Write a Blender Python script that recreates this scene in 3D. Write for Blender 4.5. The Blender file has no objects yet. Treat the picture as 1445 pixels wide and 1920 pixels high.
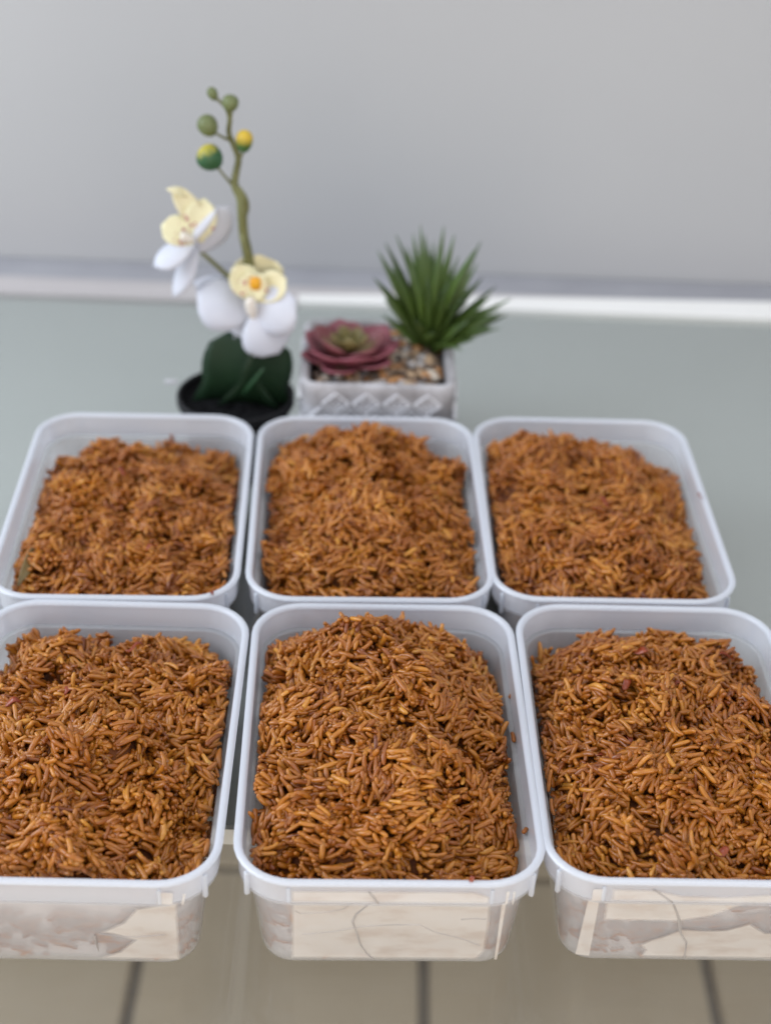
import bpy, bmesh, math, random
import numpy as np
from mathutils import Vector, Matrix

random.seed(7)
rng = np.random.default_rng(11)
S = bpy.context.scene
COL = S.collection
R = math.radians

# ------------------------------------------------------------------ camera
H = 0.055                                   # tub height
CAM = Vector((0, 0, 0.4735))
PITCH, ROLL = R(32.669), R(2.111)
FPX, CX, CY = 2888.0, 722.5, 960.0          # focal length in pixels of a 1445 x 1920 frame
_cp, _sp, _cr, _sr = math.cos(PITCH), math.sin(PITCH), math.cos(ROLL), math.sin(ROLL)
FWD = Vector((0, _cp, -_sp)); UPV = Vector((0, _sp, _cp)); XV = Vector((1, 0, 0))
RIGHT = _cr * XV + _sr * UPV
UP = -_sr * XV + _cr * UPV
cam_d = bpy.data.cameras.new('camera')
cam = bpy.data.objects.new('camera', cam_d); COL.objects.link(cam)
cam.matrix_world = Matrix(((RIGHT.x, UP.x, -FWD.x, CAM.x), (RIGHT.y, UP.y, -FWD.y, CAM.y), (RIGHT.z, UP.z, -FWD.z, CAM.z), (0, 0, 0, 1)))
cam_d.sensor_fit = 'VERTICAL'; cam_d.sensor_height = 36.0; cam_d.sensor_width = 36.0
cam_d.lens = FPX / 1920 * 36
cam_d.clip_start = 0.02; cam_d.clip_end = 50
cam_d.dof.use_dof = True; cam_d.dof.focus_distance = 0.625; cam_d.dof.aperture_fstop = 5.8
S.camera = cam

# ------------------------------------------------------------------ world, lamps, exposure
W = bpy.data.worlds.new('World'); S.world = W; W.use_nodes = True
bg = W.node_tree.nodes['Background']
bg.inputs[0].default_value = (0.93, 0.95, 1.0, 1); bg.inputs[1].default_value = 0.86
def area(name, loc, target, sx, sy, power, col):
    l = bpy.data.lights.new(name, 'AREA'); l.shape = 'RECTANGLE'; l.size = sx; l.size_y = sy; l.energy = power; l.color = col
    o = bpy.data.objects.new(name, l); COL.objects.link(o); o.location = loc
    o.rotation_euler = (Vector(target) - Vector(loc)).to_track_quat('-Z', 'Y').to_euler()
    return o
area('window_light', (-1.5, 0.40, 0.95), (0, 0.75, 0.0), 1.3, 1.1, 25.0, (0.80, 0.89, 1.0))
area('ceiling_light', (0.5, 0.50, 1.9), (0.1, 0.66, 0.0), 1.3, 0.7, 6.5, (0.97, 0.97, 1.0))
area('warm_front_light', (0.1, -1.3, 0.15), (0.0, 0.6, 0.0), 1.6, 0.9, 17.0, (1.0, 0.88, 0.74))  # unseen warm source added behind the camera to light the tub fronts
S.view_settings.view_transform = 'Standard'; S.view_settings.look = 'None'
S.view_settings.exposure = -0.04; S.view_settings.gamma = 1.0
S.render.engine = 'CYCLES'
S.cycles.use_denoising = True
S.cycles.max_bounces = 10; S.cycles.transparent_max_bounces = 24
S.cycles.caustics_reflective = False; S.cycles.caustics_refractive = False

# ------------------------------------------------------------------ helpers
def ray(px, py):
    x, y = (px - CX) / FPX, -(py - CY) / FPX
    return FWD + RIGHT * x + UP * y
def at(px, py, Y):
    d = ray(px, py); return CAM + d * (Y / d.y)
def atz(px, py, Z):
    d = ray(px, py); return CAM + d * ((Z - CAM.z) / d.z)

def tag(o, label=None, cat=None, group=None, kind=None):
    if label: o['label'] = label
    if cat: o['category'] = cat
    if group: o['group'] = group
    if kind: o['kind'] = kind
    return o
def empty(name, loc=(0, 0, 0), rz=0.0):
    o = bpy.data.objects.new(name, None); COL.objects.link(o); o.location = loc; o.rotation_euler = (0, 0, rz)
    o.empty_display_size = 0.01
    return o
def link(name, me, parent=None, matrix=None):
    o = bpy.data.objects.new(name, me); COL.objects.link(o)
    if parent is not None: o.parent = parent
    if matrix is not None: o.matrix_local = matrix
    return o
def mesh(name, verts, faces, mat, smooth=True, sharp=None):
    me = bpy.data.meshes.new(name); me.from_pydata([tuple(v) for v in verts], [], faces)
    me.materials.append(mat)
    if smooth:
        me.polygons.foreach_set('use_smooth', [True] * len(me.polygons))
        if sharp: me.set_sharp_from_angle(angle=R(sharp))
    me.update(); return me
def local(o, p):
    """a world point in the coordinates of an unrotated Empty"""
    return Vector(p) - Vector(o.location)

# ------------------------------------------------------------------ materials
def newmat(name):
    m = bpy.data.materials.new(name); m.use_nodes = True
    nt = m.node_tree; nt.nodes.clear()
    out = nt.nodes.new('ShaderNodeOutputMaterial')
    return m, nt, out
def N(nt, t, **kw):
    n = nt.nodes.new(t)
    for k, v in kw.items():
        if k.startswith('i_'):
            key = k[2:]
            n.inputs[int(key) if key.isdigit() else key.replace('_', ' ')].default_value = v
        else: setattr(n, k, v)
    return n
def ramp(nt, stops):
    n = nt.nodes.new('ShaderNodeValToRGB'); e = n.color_ramp.elements
    while len(e) < len(stops): e.new(0.5)
    for el, (p, c) in zip(e, stops): el.position = p; el.color = (*c, 1)
    return n
def noisy(name, c1, c2, scale, rough=0.5, bump=0.0, bscale=None, spec=0.5, detail=4, coat=0.0):
    m, nt, out = newmat(name)
    tc = N(nt, 'ShaderNodeTexCoord'); ns = N(nt, 'ShaderNodeTexNoise', i_Scale=scale, i_Detail=detail)
    nt.links.new(tc.outputs['Object'], ns.inputs['Vector'])
    rp = ramp(nt, [(0.3, c1), (0.7, c2)]); nt.links.new(ns.outputs['Fac'], rp.inputs[0])
    b = N(nt, 'ShaderNodeBsdfPrincipled', i_Roughness=rough); b.inputs['Specular IOR Level'].default_value = spec
    b.inputs['Coat Weight'].default_value = coat
    nt.links.new(rp.outputs[0], b.inputs['Base Color'])
    if bump:
        n2 = N(nt, 'ShaderNodeTexNoise', i_Scale=bscale or scale * 3, i_Detail=5.0)
        nt.links.new(tc.outputs['Object'], n2.inputs['Vector'])
        bp = N(nt, 'ShaderNodeBump', i_Strength=bump, i_Distance=0.001)
        nt.links.new(n2.outputs['Fac'], bp.inputs['Height']); nt.links.new(bp.outputs[0], b.inputs['Normal'])
    nt.links.new(b.outputs[0], out.inputs[0])
    return m

def fresnel(nt, ior):
    """the same reflectance from both sides of a pane (a thin sheet does not trap light)"""
    ge = N(nt, 'ShaderNodeNewGeometry'); mr = N(nt, 'ShaderNodeMapRange'); mr.inputs[3].default_value = ior; mr.inputs[4].default_value = 1 / ior
    nt.links.new(ge.outputs['Backfacing'], mr.inputs[0])
    fr = N(nt, 'ShaderNodeFresnel'); nt.links.new(mr.outputs[0], fr.inputs['IOR']); return fr

def plastic(name, clear, col=(0.86, 0.88, 0.93), rough=0.22):
    """milky polypropylene: part of the light passes straight, part is scattered through, part back"""
    m, nt, out = newmat(name)
    d = N(nt, 'ShaderNodeBsdfDiffuse', i_Color=(*col, 1)); t = N(nt, 'ShaderNodeBsdfTranslucent', i_Color=(*col, 1))
    mx = N(nt, 'ShaderNodeMixShader', i_0=0.45); nt.links.new(d.outputs[0], mx.inputs[1]); nt.links.new(t.outputs[0], mx.inputs[2])
    tr = N(nt, 'ShaderNodeBsdfTransparent', i_Color=(0.97, 0.97, 0.98, 1))
    m2 = N(nt, 'ShaderNodeMixShader', i_0=clear); nt.links.new(mx.outputs[0], m2.inputs[1]); nt.links.new(tr.outputs[0], m2.inputs[2])
    g = N(nt, 'ShaderNodeBsdfGlossy', i_Roughness=rough, i_Color=(1, 1, 1, 1))
    fr = fresnel(nt, 1.49)
    tc = N(nt, 'ShaderNodeTexCoord'); ns = N(nt, 'ShaderNodeTexNoise', i_Scale=60.0, i_Detail=3.0)
    nt.links.new(tc.outputs['Object'], ns.inputs['Vector'])
    bp = N(nt, 'ShaderNodeBump', i_Strength=0.12, i_Distance=0.001)
    nt.links.new(ns.outputs['Fac'], bp.inputs['Height']); nt.links.new(bp.outputs[0], g.inputs['Normal'])
    m3 = N(nt, 'ShaderNodeMixShader'); nt.links.new(fr.outputs[0], m3.inputs[0])
    nt.links.new(m2.outputs[0], m3.inputs[1]); nt.links.new(g.outputs[0], m3.inputs[2])
    nt.links.new(m3.outputs[0], out.inputs[0])
    return m
M_WALL_P = plastic('tub_plastic', 0.59, col=(0.92, 0.93, 0.96))
M_RIM_P = plastic('tub_rim_plastic', 0.16, col=(0.89, 0.92, 0.975), rough=0.22)
M_COLLAR_P = plastic('tub_collar_plastic', 0.26, col=(0.90, 0.92, 0.965))

def rice_mat():
    m, nt, out = newmat('jollof_grain')
    a = N(nt, 'ShaderNodeAttribute', attribute_name='tint')
    rp = ramp(nt, [(0.0, (0.16, 0.035, 0.005)), (0.22, (0.285, 0.082, 0.009)), (0.6, (0.425, 0.152, 0.016)), (0.88, (0.535, 0.22, 0.026)), (1.0, (0.62, 0.29, 0.044))])
    nt.links.new(a.outputs['Fac'], rp.inputs[0])
    tc = N(nt, 'ShaderNodeTexCoord'); ns = N(nt, 'ShaderNodeTexNoise', i_Scale=380.0, i_Detail=3.0)
    nt.links.new(tc.outputs['Object'], ns.inputs['Vector'])
    r2 = ramp(nt, [(0.36, (0.62, 0.45, 0.35)), (0.62, (1.0, 1.0, 1.0))]); nt.links.new(ns.outputs['Fac'], r2.inputs[0])
    mu = N(nt, 'ShaderNodeMix', data_type='RGBA', blend_type='MULTIPLY'); mu.inputs[0].default_value = 0.5
    nt.links.new(rp.outputs[0], mu.inputs[6]); nt.links.new(r2.outputs[0], mu.inputs[7])
    b = N(nt, 'ShaderNodeBsdfPrincipled', i_Roughness=0.31)
    b.inputs['Specular IOR Level'].default_value = 0.55
    b.inputs['Subsurface Weight'].default_value = 0.30; b.inputs['Subsurface Radius'].default_value = (1.0, 0.45, 0.12); b.inputs['Subsurface Scale'].default_value = 0.0011
    nt.links.new(mu.outputs[2], b.inputs['Base Color'])
    bp = N(nt, 'ShaderNodeBump', i_Strength=0.14, i_Distance=0.0006)
    nt.links.new(ns.outputs['Fac'], bp.inputs['Height']); nt.links.new(bp.outputs[0], b.inputs['Normal'])
    nt.links.new(b.outputs[0], out.inputs[0])
    return m
M_RICE = rice_mat()
M_BED = noisy('rice_paste', (0.08, 0.020, 0.005), (0.20, 0.06, 0.012), 180, rough=0.85, bump=0.6, bscale=500)
M_WALLBED = noisy('starchy_rice_side', (0.86, 0.78, 0.73), (0.90, 0.83, 0.79), 60, rough=0.5)
M_TOMATO = noisy('stewed_tomato', (0.22, 0.030, 0.012), (0.33, 0.070, 0.022), 200, rough=0.3)
M_BAY = noisy('bay_leaf', (0.15, 0.11, 0.045), (0.26, 0.20, 0.09), 120, rough=0.45)

# ------------------------------------------------------------------ the setting: wall, floor, glass table
M_WALL = noisy('grey_wall_paint', (0.455, 0.455, 0.462), (0.485, 0.485, 0.492), 2.5, rough=0.7, bump=0.05, bscale=90)
wall = link('wall', mesh('wall', [(-2.2, 1.085, -0.48), (2.2, 1.085, -0.48), (2.2, 1.085, 1.6), (-2.2, 1.085, 1.6),
                                   (-2.2, 1.20, -0.48), (2.2, 1.20, -0.48), (2.2, 1.20, 1.6), (-2.2, 1.20, 1.6)],
                          [(0, 1, 2, 3), (5, 4, 7, 6), (3, 2, 6, 7), (1, 0, 4, 5), (0, 3, 7, 4), (2, 1, 5, 6)], M_WALL, smooth=False))
tag(wall, 'plain grey painted wall behind the table', 'wall', kind='structure')

M_GROUT = noisy('floor_grout', (0.26, 0.245, 0.24), (0.32, 0.305, 0.295), 60, rough=0.8)
M_TILE = noisy('beige_floor_tile', (0.56, 0.48, 0.37), (0.62, 0.54, 0.43), 9, rough=0.38, bump=0.05, bscale=60)
floor = link('floor', mesh('floor', [(-6, -6, -0.487), (6, -6, -0.487), (6, 1.084, -0.487), (-6, 1.084, -0.487)], [(0, 1, 2, 3)], M_GROUT, smooth=False))
tag(floor, 'beige tiled floor under the table', 'floor', kind='structure')
TP, GX, GY, GW = 0.2245, 0.0433, 0.925, 0.008
def slab(x, y, z, bv=0.0):
    return mesh('slab', [(-x, -y, -z), (x, -y, -z), (x, y, -z), (-x, y, -z), (-x + bv, -y + bv, z), (x - bv, -y + bv, z), (x - bv, y - bv, z), (-x + bv, y - bv, z)],
                [(0, 3, 2, 1), (4, 5, 6, 7), (0, 1, 5, 4), (1, 2, 6, 5), (2, 3, 7, 6), (3, 0, 4, 7)], M_TILE, smooth=False)
tile_me = slab((TP - GW) / 2, (TP - GW) / 2, 0.004, 0.0015)
for i in range(-5, 5):
    for j in range(-6, 1):
        cut = max(0.0, GY + (j + 1) * TP - 1.08)
        if cut > 0.5 * TP: continue
        o = link('tile', tile_me, floor); o.location = (GX + (i + 0.5) * TP, GY + (j + 0.5) * TP - cut / 2, -0.4835); o.scale.y = 1 - cut / (TP - GW)

def box_me(name, x0, x1, y0, y1, z0, z1, mat, bevel=0.0):
    bm = bmesh.new(); bmesh.ops.create_cube(bm, size=1.0)
    for v in bm.verts: v.co = Vector(((x0 + x1) / 2 + v.co.x * (x1 - x0), (y0 + y1) / 2 + v.co.y * (y1 - y0), (z0 + z1) / 2 + v.co.z * (z1 - z0)))
    if bevel: bmesh.ops.bevel(bm, geom=list(bm.edges), offset=bevel, segments=3, affect='EDGES', profile=0.5)
    me = bpy.data.meshes.new(name); bm.to_mesh(me); bm.free(); me.materials.append(mat)
    if bevel:
        me.polygons.foreach_set('use_smooth', [True] * len(me.polygons)); me.set_sharp_from_angle(angle=R(40))
    return me

def glass_mat():
    m, nt, out = newmat('clear_table_glass')
    tr = N(nt, 'ShaderNodeBsdfTransparent', i_Color=(0.962, 0.970, 0.963, 1))
    g = N(nt, 'ShaderNodeBsdfGlossy', i_Roughness=0.035)
    fr = fresnel(nt, 1.5)
    mx = N(nt, 'ShaderNodeMixShader'); nt.links.new(fr.outputs[0], mx.inputs[0]); nt.links.new(tr.outputs[0], mx.inputs[1]); nt.links.new(g.outputs[0], mx.inputs[2])
    nt.links.new(mx.outputs[0], out.inputs[0]); return m
M_GLASS = glass_mat()
M_FROST = noisy('pale_green_frosted_panel', (0.500, 0.525, 0.512), (0.53, 0.553, 0.540), 5, rough=0.6)
M_TRIM = noisy('brushed_grey_trim', (0.47, 0.44, 0.44), (0.53, 0.50, 0.495), 12, rough=0.45)
M_EDGE_WHITE = noisy('bright_edge_white', (0.90, 0.89, 0.86), (0.93, 0.92, 0.89), 20, rough=0.25)  # bright white for the painted back edge highlight, shared with the panel edge
M_LEG = noisy('grey_table_leg', (0.35, 0.35, 0.35), (0.42, 0.42, 0.42), 12, rough=0.4)
table = tag(empty('table', (0, 0.7, 0)), 'glass topped table with pale green frosted panel and light trim along the wall', 'table')
def tpart(name, me):
    o = link(name, me, table); o.location = (0, -0.7, 0); return o
# glass sheet: top and bottom faces and sides
tpart('glass_top', box_me('glass_top', -0.75, 0.75, 0.22, 1.012, -0.0036, -0.0003, M_GLASS, 0.001))
tpart('frosted_panel', box_me('frosted_panel', -0.745, 0.745, 0.489, 1.0118, -0.0130, -0.0042, M_FROST, 0.0008))
tpart('panel_edge', box_me('panel_edge', -0.745, 0.745, 0.4858, 0.4886, -0.0130, -0.0042, M_EDGE_WHITE))
tpart('edge_trim', box_me('edge_trim', -0.75, 0.75, 1.0225, 1.046, -0.03, -0.0012, M_TRIM, 0.003))
tpart('edge_trim', box_me('edge_trim', -0.75, -0.0692, 1.0125, 1.0222, -0.03, -0.0008, M_TRIM, 0.001))
vr = [(-0.0686, 1.0125), (0.75, 1.0125), (0.75, 1.044), (0.30, 1.043), (0.0, 1.030), (-0.0686, 1.0245)]  # wedge shaped as the highlight along the table's back edge
tpart('edge_highlight', mesh('edge_highlight', [(x, y, -0.028) for x, y in vr] + [(x, y, 0.0012) for x, y in vr], [(5, 4, 3, 2, 1, 0), (6, 7, 8, 9, 10, 11)] + [(i, (i + 1) % 6, 6 + (i + 1) % 6, 6 + i) for i in range(6)], M_EDGE_WHITE, smooth=False))
M_GAP_SHADE = noisy('grey_gap_shade', (0.31, 0.31, 0.335), (0.35, 0.35, 0.375), 20, rough=0.7)  # grey strip painted as the shade in the gap at the wall
tpart('gap_shade', box_me('gap_shade', -0.75, 0.75, 1.0465, 1.084, -0.02, -0.004, M_GAP_SHADE, 0.001))
tpart('support_frame', box_me('support_frame', -0.74, 0.74, 0.96, 1.0, -0.05, -0.0135, M_LEG, 0.002))
for x in (-0.71, 0.71):
    for y in (0.26, 0.985): tpart('leg', box_me('leg', x - 0.02, x + 0.02, y - 0.02, y + 0.02, -0.4795, -0.0505 if y > 0.9 else -0.004, M_LEG, 0.002))

# ------------------------------------------------------------------ tubs
TW, TD, TR = 0.118, 0.1747, 0.023
NC = 9
def outline(d, w=TW, dep=TD, r=TR):
    """rounded rectangle inset by d, counter-clockwise, constant point count"""
    hx, hy, rr = w / 2 - d, dep / 2 - d, max(r - d, 0.002)
    pts = []
    for cx, cy, a0 in ((hx - rr, hy - rr, 0), (-hx + rr, hy - rr, 90), (-hx + rr, -hy + rr, 180), (hx - rr, -hy + rr, 270)):
        for k in range(NC):
            a = R(a0 + 90 * k / (NC - 1)); pts.append((cx + rr * math.cos(a), cy + rr * math.sin(a)))
    # a few points along each straight side so that it can flex a little
    out = []
    n = len(pts)
    for i in range(n):
        out.append(pts[i])
        if i % NC == NC - 1:
            q = pts[(i + 1) % n]
            for t in (0.25, 0.5, 0.75): out.append((pts[i][0] + (q[0] - pts[i][0]) * t, pts[i][1] + (q[1] - pts[i][1]) * t))
    return out
def loft(name, prof, mat, closed=True, cap=None, bow=0.0, sharp=38, dims=None):
    vs, fs = [], []
    n = None
    for d, z in prof:
        o = outline(d) if dims is None else outline(d, *dims); n = len(o)
        for (x, y) in o: vs.append((x, y, z))
    m = len(prof)
    for a in range(m if closed else m - 1):
        b = (a + 1) % m
        for i in range(n):
            j = (i + 1) % n
            fs.append((a * n + i, a * n + j, b * n + j, b * n + i))
    if cap is not None:
        for c, flip in cap:
            f = [c * n + i for i in range(n)]
            fs.append(tuple(reversed(f)) if flip else tuple(f))
    return mesh(name, vs, fs, mat, sharp=sharp)

# wall and floor of the tub: outside skin up, then inside skin down
body_prof = [(0.0150, 0.0003), (0.0122, 0.0006), (0.0106, 0.0020), (0.0098, 0.0045), (0.0052, H - 0.0128), (0.0016, H - 0.0128), (0.0016, H - 0.0118),
             (0.0052, H - 0.0118), (0.0062, H - 0.0122), (0.0066, H - 0.0132), (0.0108, 0.0050), (0.0116, 0.0030), (0.0132, 0.0018), (0.0160, 0.0013)]
body_me = loft('tub_body', body_prof, M_WALL_P, closed=False, cap=((0, True), (len(body_prof) - 1, False)))
collar_prof = [(0.0017, H - 0.0116), (0.0013, H - 0.0019), (0.0031, H - 0.0019), (0.0042, H - 0.0116)]
collar_me = loft('tub_collar', collar_prof, M_COLLAR_P)
rim_prof = [(0.0005, H - 0.0020), (0.0001, H - 0.0017), (0.0, H - 0.0010), (0.0003, H - 0.0005), (0.0009, H - 0.0001), (0.0020, H), (0.0028, H - 0.0003), (0.0033, H - 0.0009), (0.0034, H - 0.0019)]
rim_me = loft('tub_rim', rim_prof, M_RIM_P)
def lug_mesh():
    return box_me('lug', -0.0009, 0.0009, -0.0010, 0.0010, -0.0148, -0.0034, M_RIM_P, 0.0005)
lug_me = lug_mesh()
bead_me = box_me('bead', -0.0007, 0.0007, -0.0004, 0.0004, -0.0110, -0.0036, M_RIM_P, 0.0003)

TUBS = {   # name: x, y, rotation, label
 'RL': (-0.12907, 0.65849, 2.44, 'translucent white plastic tub in the back row, in front of the orchid pot, leftmost'),
 'RM': (-0.00914, 0.66420, 2.65, 'translucent white plastic tub in the back row, right before the patterned planter'),
 'RR': (0.10740, 0.67079, 1.77, 'translucent white plastic tub at the right end of the back row'),
 'FL': (-0.11660, 0.48266, 1.08, 'front row plastic tub cut by the left photo edge, small glare patch on its front'),
 'FM': (0.00371, 0.48789, 2.25, 'front row plastic tub in the middle, painted cream glare with a vertical line on its front'),
 'FR': (0.12141, 0.49407, 1.50, 'front row plastic tub cut by the right photo edge, broken painted cream glare on its front'),
}
tub_obj = {}
for k, (x, y, a, lab) in TUBS.items():
    t = tag(empty('plastic_tub', (x, y, 0.0), R(a)), lab, 'container', 'open plastic tubs of rice in two rows')
    link('body', body_me, t); link('collar', collar_me, t); link('rim', rim_me, t)
    for sx in (-1, 1):
        for sy in (-1, 1):
            ang = math.atan2(sy * 0.62, sx * 0.78)
            c = Vector((sx * (TW / 2 - TR), sy * (TD / 2 - TR), H)); rad = TR - 0.0009
            p = c + Vector((math.cos(ang), math.sin(ang), 0)) * rad
            link('lug', lug_me, t, Matrix.Translation(p) @ Matrix.Rotation(ang + math.pi / 2, 4, 'Z'))
            p = Vector((sx * (TW / 2 - TR + 0.0015), sy * (TD / 2 - 0.0012), H))
            link('bead', bead_me, t, Matrix.Translation(p))
    tub_obj[k] = t

# ------------------------------------------------------------------ warm reflections painted as thin cream sheets on the front tubs
def glare_mat():
    m, nt, out = newmat('cream_glare')
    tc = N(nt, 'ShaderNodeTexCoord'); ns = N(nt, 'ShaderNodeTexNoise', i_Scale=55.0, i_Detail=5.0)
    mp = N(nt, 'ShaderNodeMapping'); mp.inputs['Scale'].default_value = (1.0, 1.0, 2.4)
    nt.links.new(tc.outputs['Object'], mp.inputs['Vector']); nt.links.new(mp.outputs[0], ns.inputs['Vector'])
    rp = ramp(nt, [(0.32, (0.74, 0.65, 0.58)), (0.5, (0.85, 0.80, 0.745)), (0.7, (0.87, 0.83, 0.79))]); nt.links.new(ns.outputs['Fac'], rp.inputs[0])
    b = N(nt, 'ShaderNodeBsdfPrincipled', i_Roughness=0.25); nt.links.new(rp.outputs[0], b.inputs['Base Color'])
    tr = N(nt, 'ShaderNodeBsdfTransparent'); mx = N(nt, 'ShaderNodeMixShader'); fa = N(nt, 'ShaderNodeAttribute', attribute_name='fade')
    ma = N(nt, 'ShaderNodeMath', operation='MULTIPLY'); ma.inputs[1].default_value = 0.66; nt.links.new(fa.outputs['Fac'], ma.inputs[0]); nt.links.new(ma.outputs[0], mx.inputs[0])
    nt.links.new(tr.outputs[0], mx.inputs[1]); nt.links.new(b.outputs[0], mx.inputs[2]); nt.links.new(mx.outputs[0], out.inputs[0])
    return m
M_GLARE = glare_mat()
M_GLARE_LINE = noisy('grey_glare_line', (0.40, 0.37, 0.35), (0.56, 0.52, 0.49), 90, rough=0.35)  # grey lines drawn into the painted reflections
def front_pt(s, t, lift):
    """s: metres along the tub front from its middle; t: 0 at the foot, 1 at the collar step, 1..1.35 on the collar"""
    if t <= 1: z = 0.0045 + (H - 0.0128 - 0.0045) * t; d = 0.0098 + (0.0052 - 0.0098) * t
    else: z = H - 0.0116 + (t - 1) / 0.35 * 0.0078; d = 0.0017 - 0.0004 * (t - 1) / 0.35
    return Vector((s, -TD / 2 + d - lift, z))
def fpx(k, px, py):
    """photo pixel on a tub's front wall -> (s, t)"""
    x, y, a, _ = TUBS[k]
    top, bot = 1690.0, 1806.0
    t = 1 - (py - top) / (bot - top) if py >= top else 1 + (top - py) / (top - 1659) * 0.35
    p = at(px, py, y - TD / 2 + 0.007)
    return (p.x - x) * math.cos(R(a)) + 0.0, t
def glare_sheet(k, pts, name='glare_patch', lift=0.0004, mat=None, feather=0.0016):
    q = [fpx(k, *p) for p in pts]
    bm = bmesh.new(); fd = bm.verts.layers.float.new('fade')
    f = [bm.verts.new(front_pt(s, t, lift)) for s, t in q]
    fc = bm.faces.new(f); bm.normal_update()
    outer = [v.co.copy() for v in f]
    bmesh.ops.inset_region(bm, faces=[fc], thickness=feather, use_even_offset=True, use_boundary=True)
    for v in bm.verts: v[fd] = 0.0 if any((v.co - c).length < 1e-5 for c in outer) else 1.0
    bmesh.ops.triangulate(bm, faces=[x for x in bm.faces if len(x.verts) > 4])
    me = bpy.data.meshes.new(name); bm.to_mesh(me); bm.free(); me.materials.append(mat or M_GLARE)
    return link(name, me, tub_obj[k])
def strand(k, pts, w, name='glare_line', lift=0.0009, mat=None):
    vs, fs = [], []
    q = [fpx(k, *p) for p in pts]
    for i, (s, t) in enumerate(q):
        ww = w * (0.45 + 0.55 * math.sin(math.pi * (i + 0.6) / (len(q) + 0.2)))
        a, b = q[max(0, i - 1)], q[min(len(q) - 1, i + 1)]
        dx, dt = b[0] - a[0], (b[1] - a[1]) * 0.04; L = math.hypot(dx, dt) or 1
        ox, ot = -dt / L * ww, dx / L * ww / 0.04
        vs += [front_pt(s - ox, t - ot, 0.0002), front_pt(s, t, lift), front_pt(s + ox, t + ot, 0.0002)]
        if i:
            b0 = (i - 1) * 3
            fs += [(b0, b0 + 1, b0 + 4, b0 + 3), (b0 + 1, b0 + 2, b0 + 5, b0 + 4)]
    return link(name, mesh(name, vs, fs, mat or M_GLARE_LINE, smooth=False), tub_obj[k])
glare_sheet('FM', [(529, 1690.5), (529, 1806), (690, 1806), (880, 1806), (896, 1790), (903, 1740), (905, 1700), (903, 1690.5)])
glare_sheet('FM', [(529, 1660), (529, 1689), (900, 1689), (903, 1672), (885, 1664), (870, 1660)])
glare_sheet('FM', [(924, 1690.5), (912, 1806), (919, 1806), (934, 1690.5)], 'glare_streak', feather=0.0004)
glare_sheet('FM', [(930, 1660), (927, 1689), (933, 1689), (938, 1660)], 'glare_streak', feather=0.0004)
glare_sheet('FM', [(943, 1660), (940, 1689), (944, 1689), (949, 1660)], 'glare_streak', feather=0.0004)
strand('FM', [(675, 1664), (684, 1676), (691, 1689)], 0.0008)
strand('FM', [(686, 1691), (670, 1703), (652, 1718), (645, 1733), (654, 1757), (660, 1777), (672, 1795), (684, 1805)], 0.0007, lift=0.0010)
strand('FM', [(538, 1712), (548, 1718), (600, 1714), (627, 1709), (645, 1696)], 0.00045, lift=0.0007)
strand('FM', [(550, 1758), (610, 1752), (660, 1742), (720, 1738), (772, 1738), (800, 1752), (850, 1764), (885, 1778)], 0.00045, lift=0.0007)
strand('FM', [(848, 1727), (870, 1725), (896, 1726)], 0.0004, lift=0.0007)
glare_sheet('FL', [(328, 1691), (330, 1806), (170, 1806), (215, 1789), (240, 1768), (205, 1758), (178, 1754), (222, 1733), (248, 1706), (300, 1696)])
glare_sheet('FL', [(292, 1662), (290, 1689), (321, 1689), (321, 1662)], 'glare_streak', feather=0.0004)
glare_sheet('FL', [(338, 1664), (335, 1689), (341, 1689), (345, 1664)], 'glare_streak', feather=0.0004)
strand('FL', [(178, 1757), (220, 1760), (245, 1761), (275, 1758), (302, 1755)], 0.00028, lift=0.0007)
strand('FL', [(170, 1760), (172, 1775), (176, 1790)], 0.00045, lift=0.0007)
glare_sheet('FR', [(1119, 1691), (1115, 1735), (1190, 1735), (1260, 1735), (1320, 1724), (1360, 1708), (1390, 1697), (1380, 1691)])
glare_sheet('FR', [(1128, 1660), (1124, 1689), (1300, 1689), (1445, 1689), (1475, 1689), (1475, 1662), (1400, 1668), (1340, 1673), (1260, 1672), (1210, 1661)])
glare_sheet('FR', [(1186, 1806), (1475, 1806), (1475, 1752), (1425, 1752), (1395, 1735), (1350, 1748), (1310, 1750), (1265, 1748), (1230, 1763), (1208, 1770), (1186, 1781), (1196, 1792)])
glare_sheet('FR', [(1087, 1691), (1066, 1803), (1094, 1806), (1110, 1691)], 'glare_streak', feather=0.0004)
glare_sheet('FR', [(1093, 1662), (1089, 1689), (1112, 1689), (1114, 1662)], 'glare_streak', feather=0.0004)
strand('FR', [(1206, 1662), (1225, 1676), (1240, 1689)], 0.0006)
strand('FR', [(1242, 1692), (1252, 1712), (1260, 1732), (1264, 1757), (1276, 1775), (1274, 1806)], 0.0007, lift=0.001)

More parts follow.
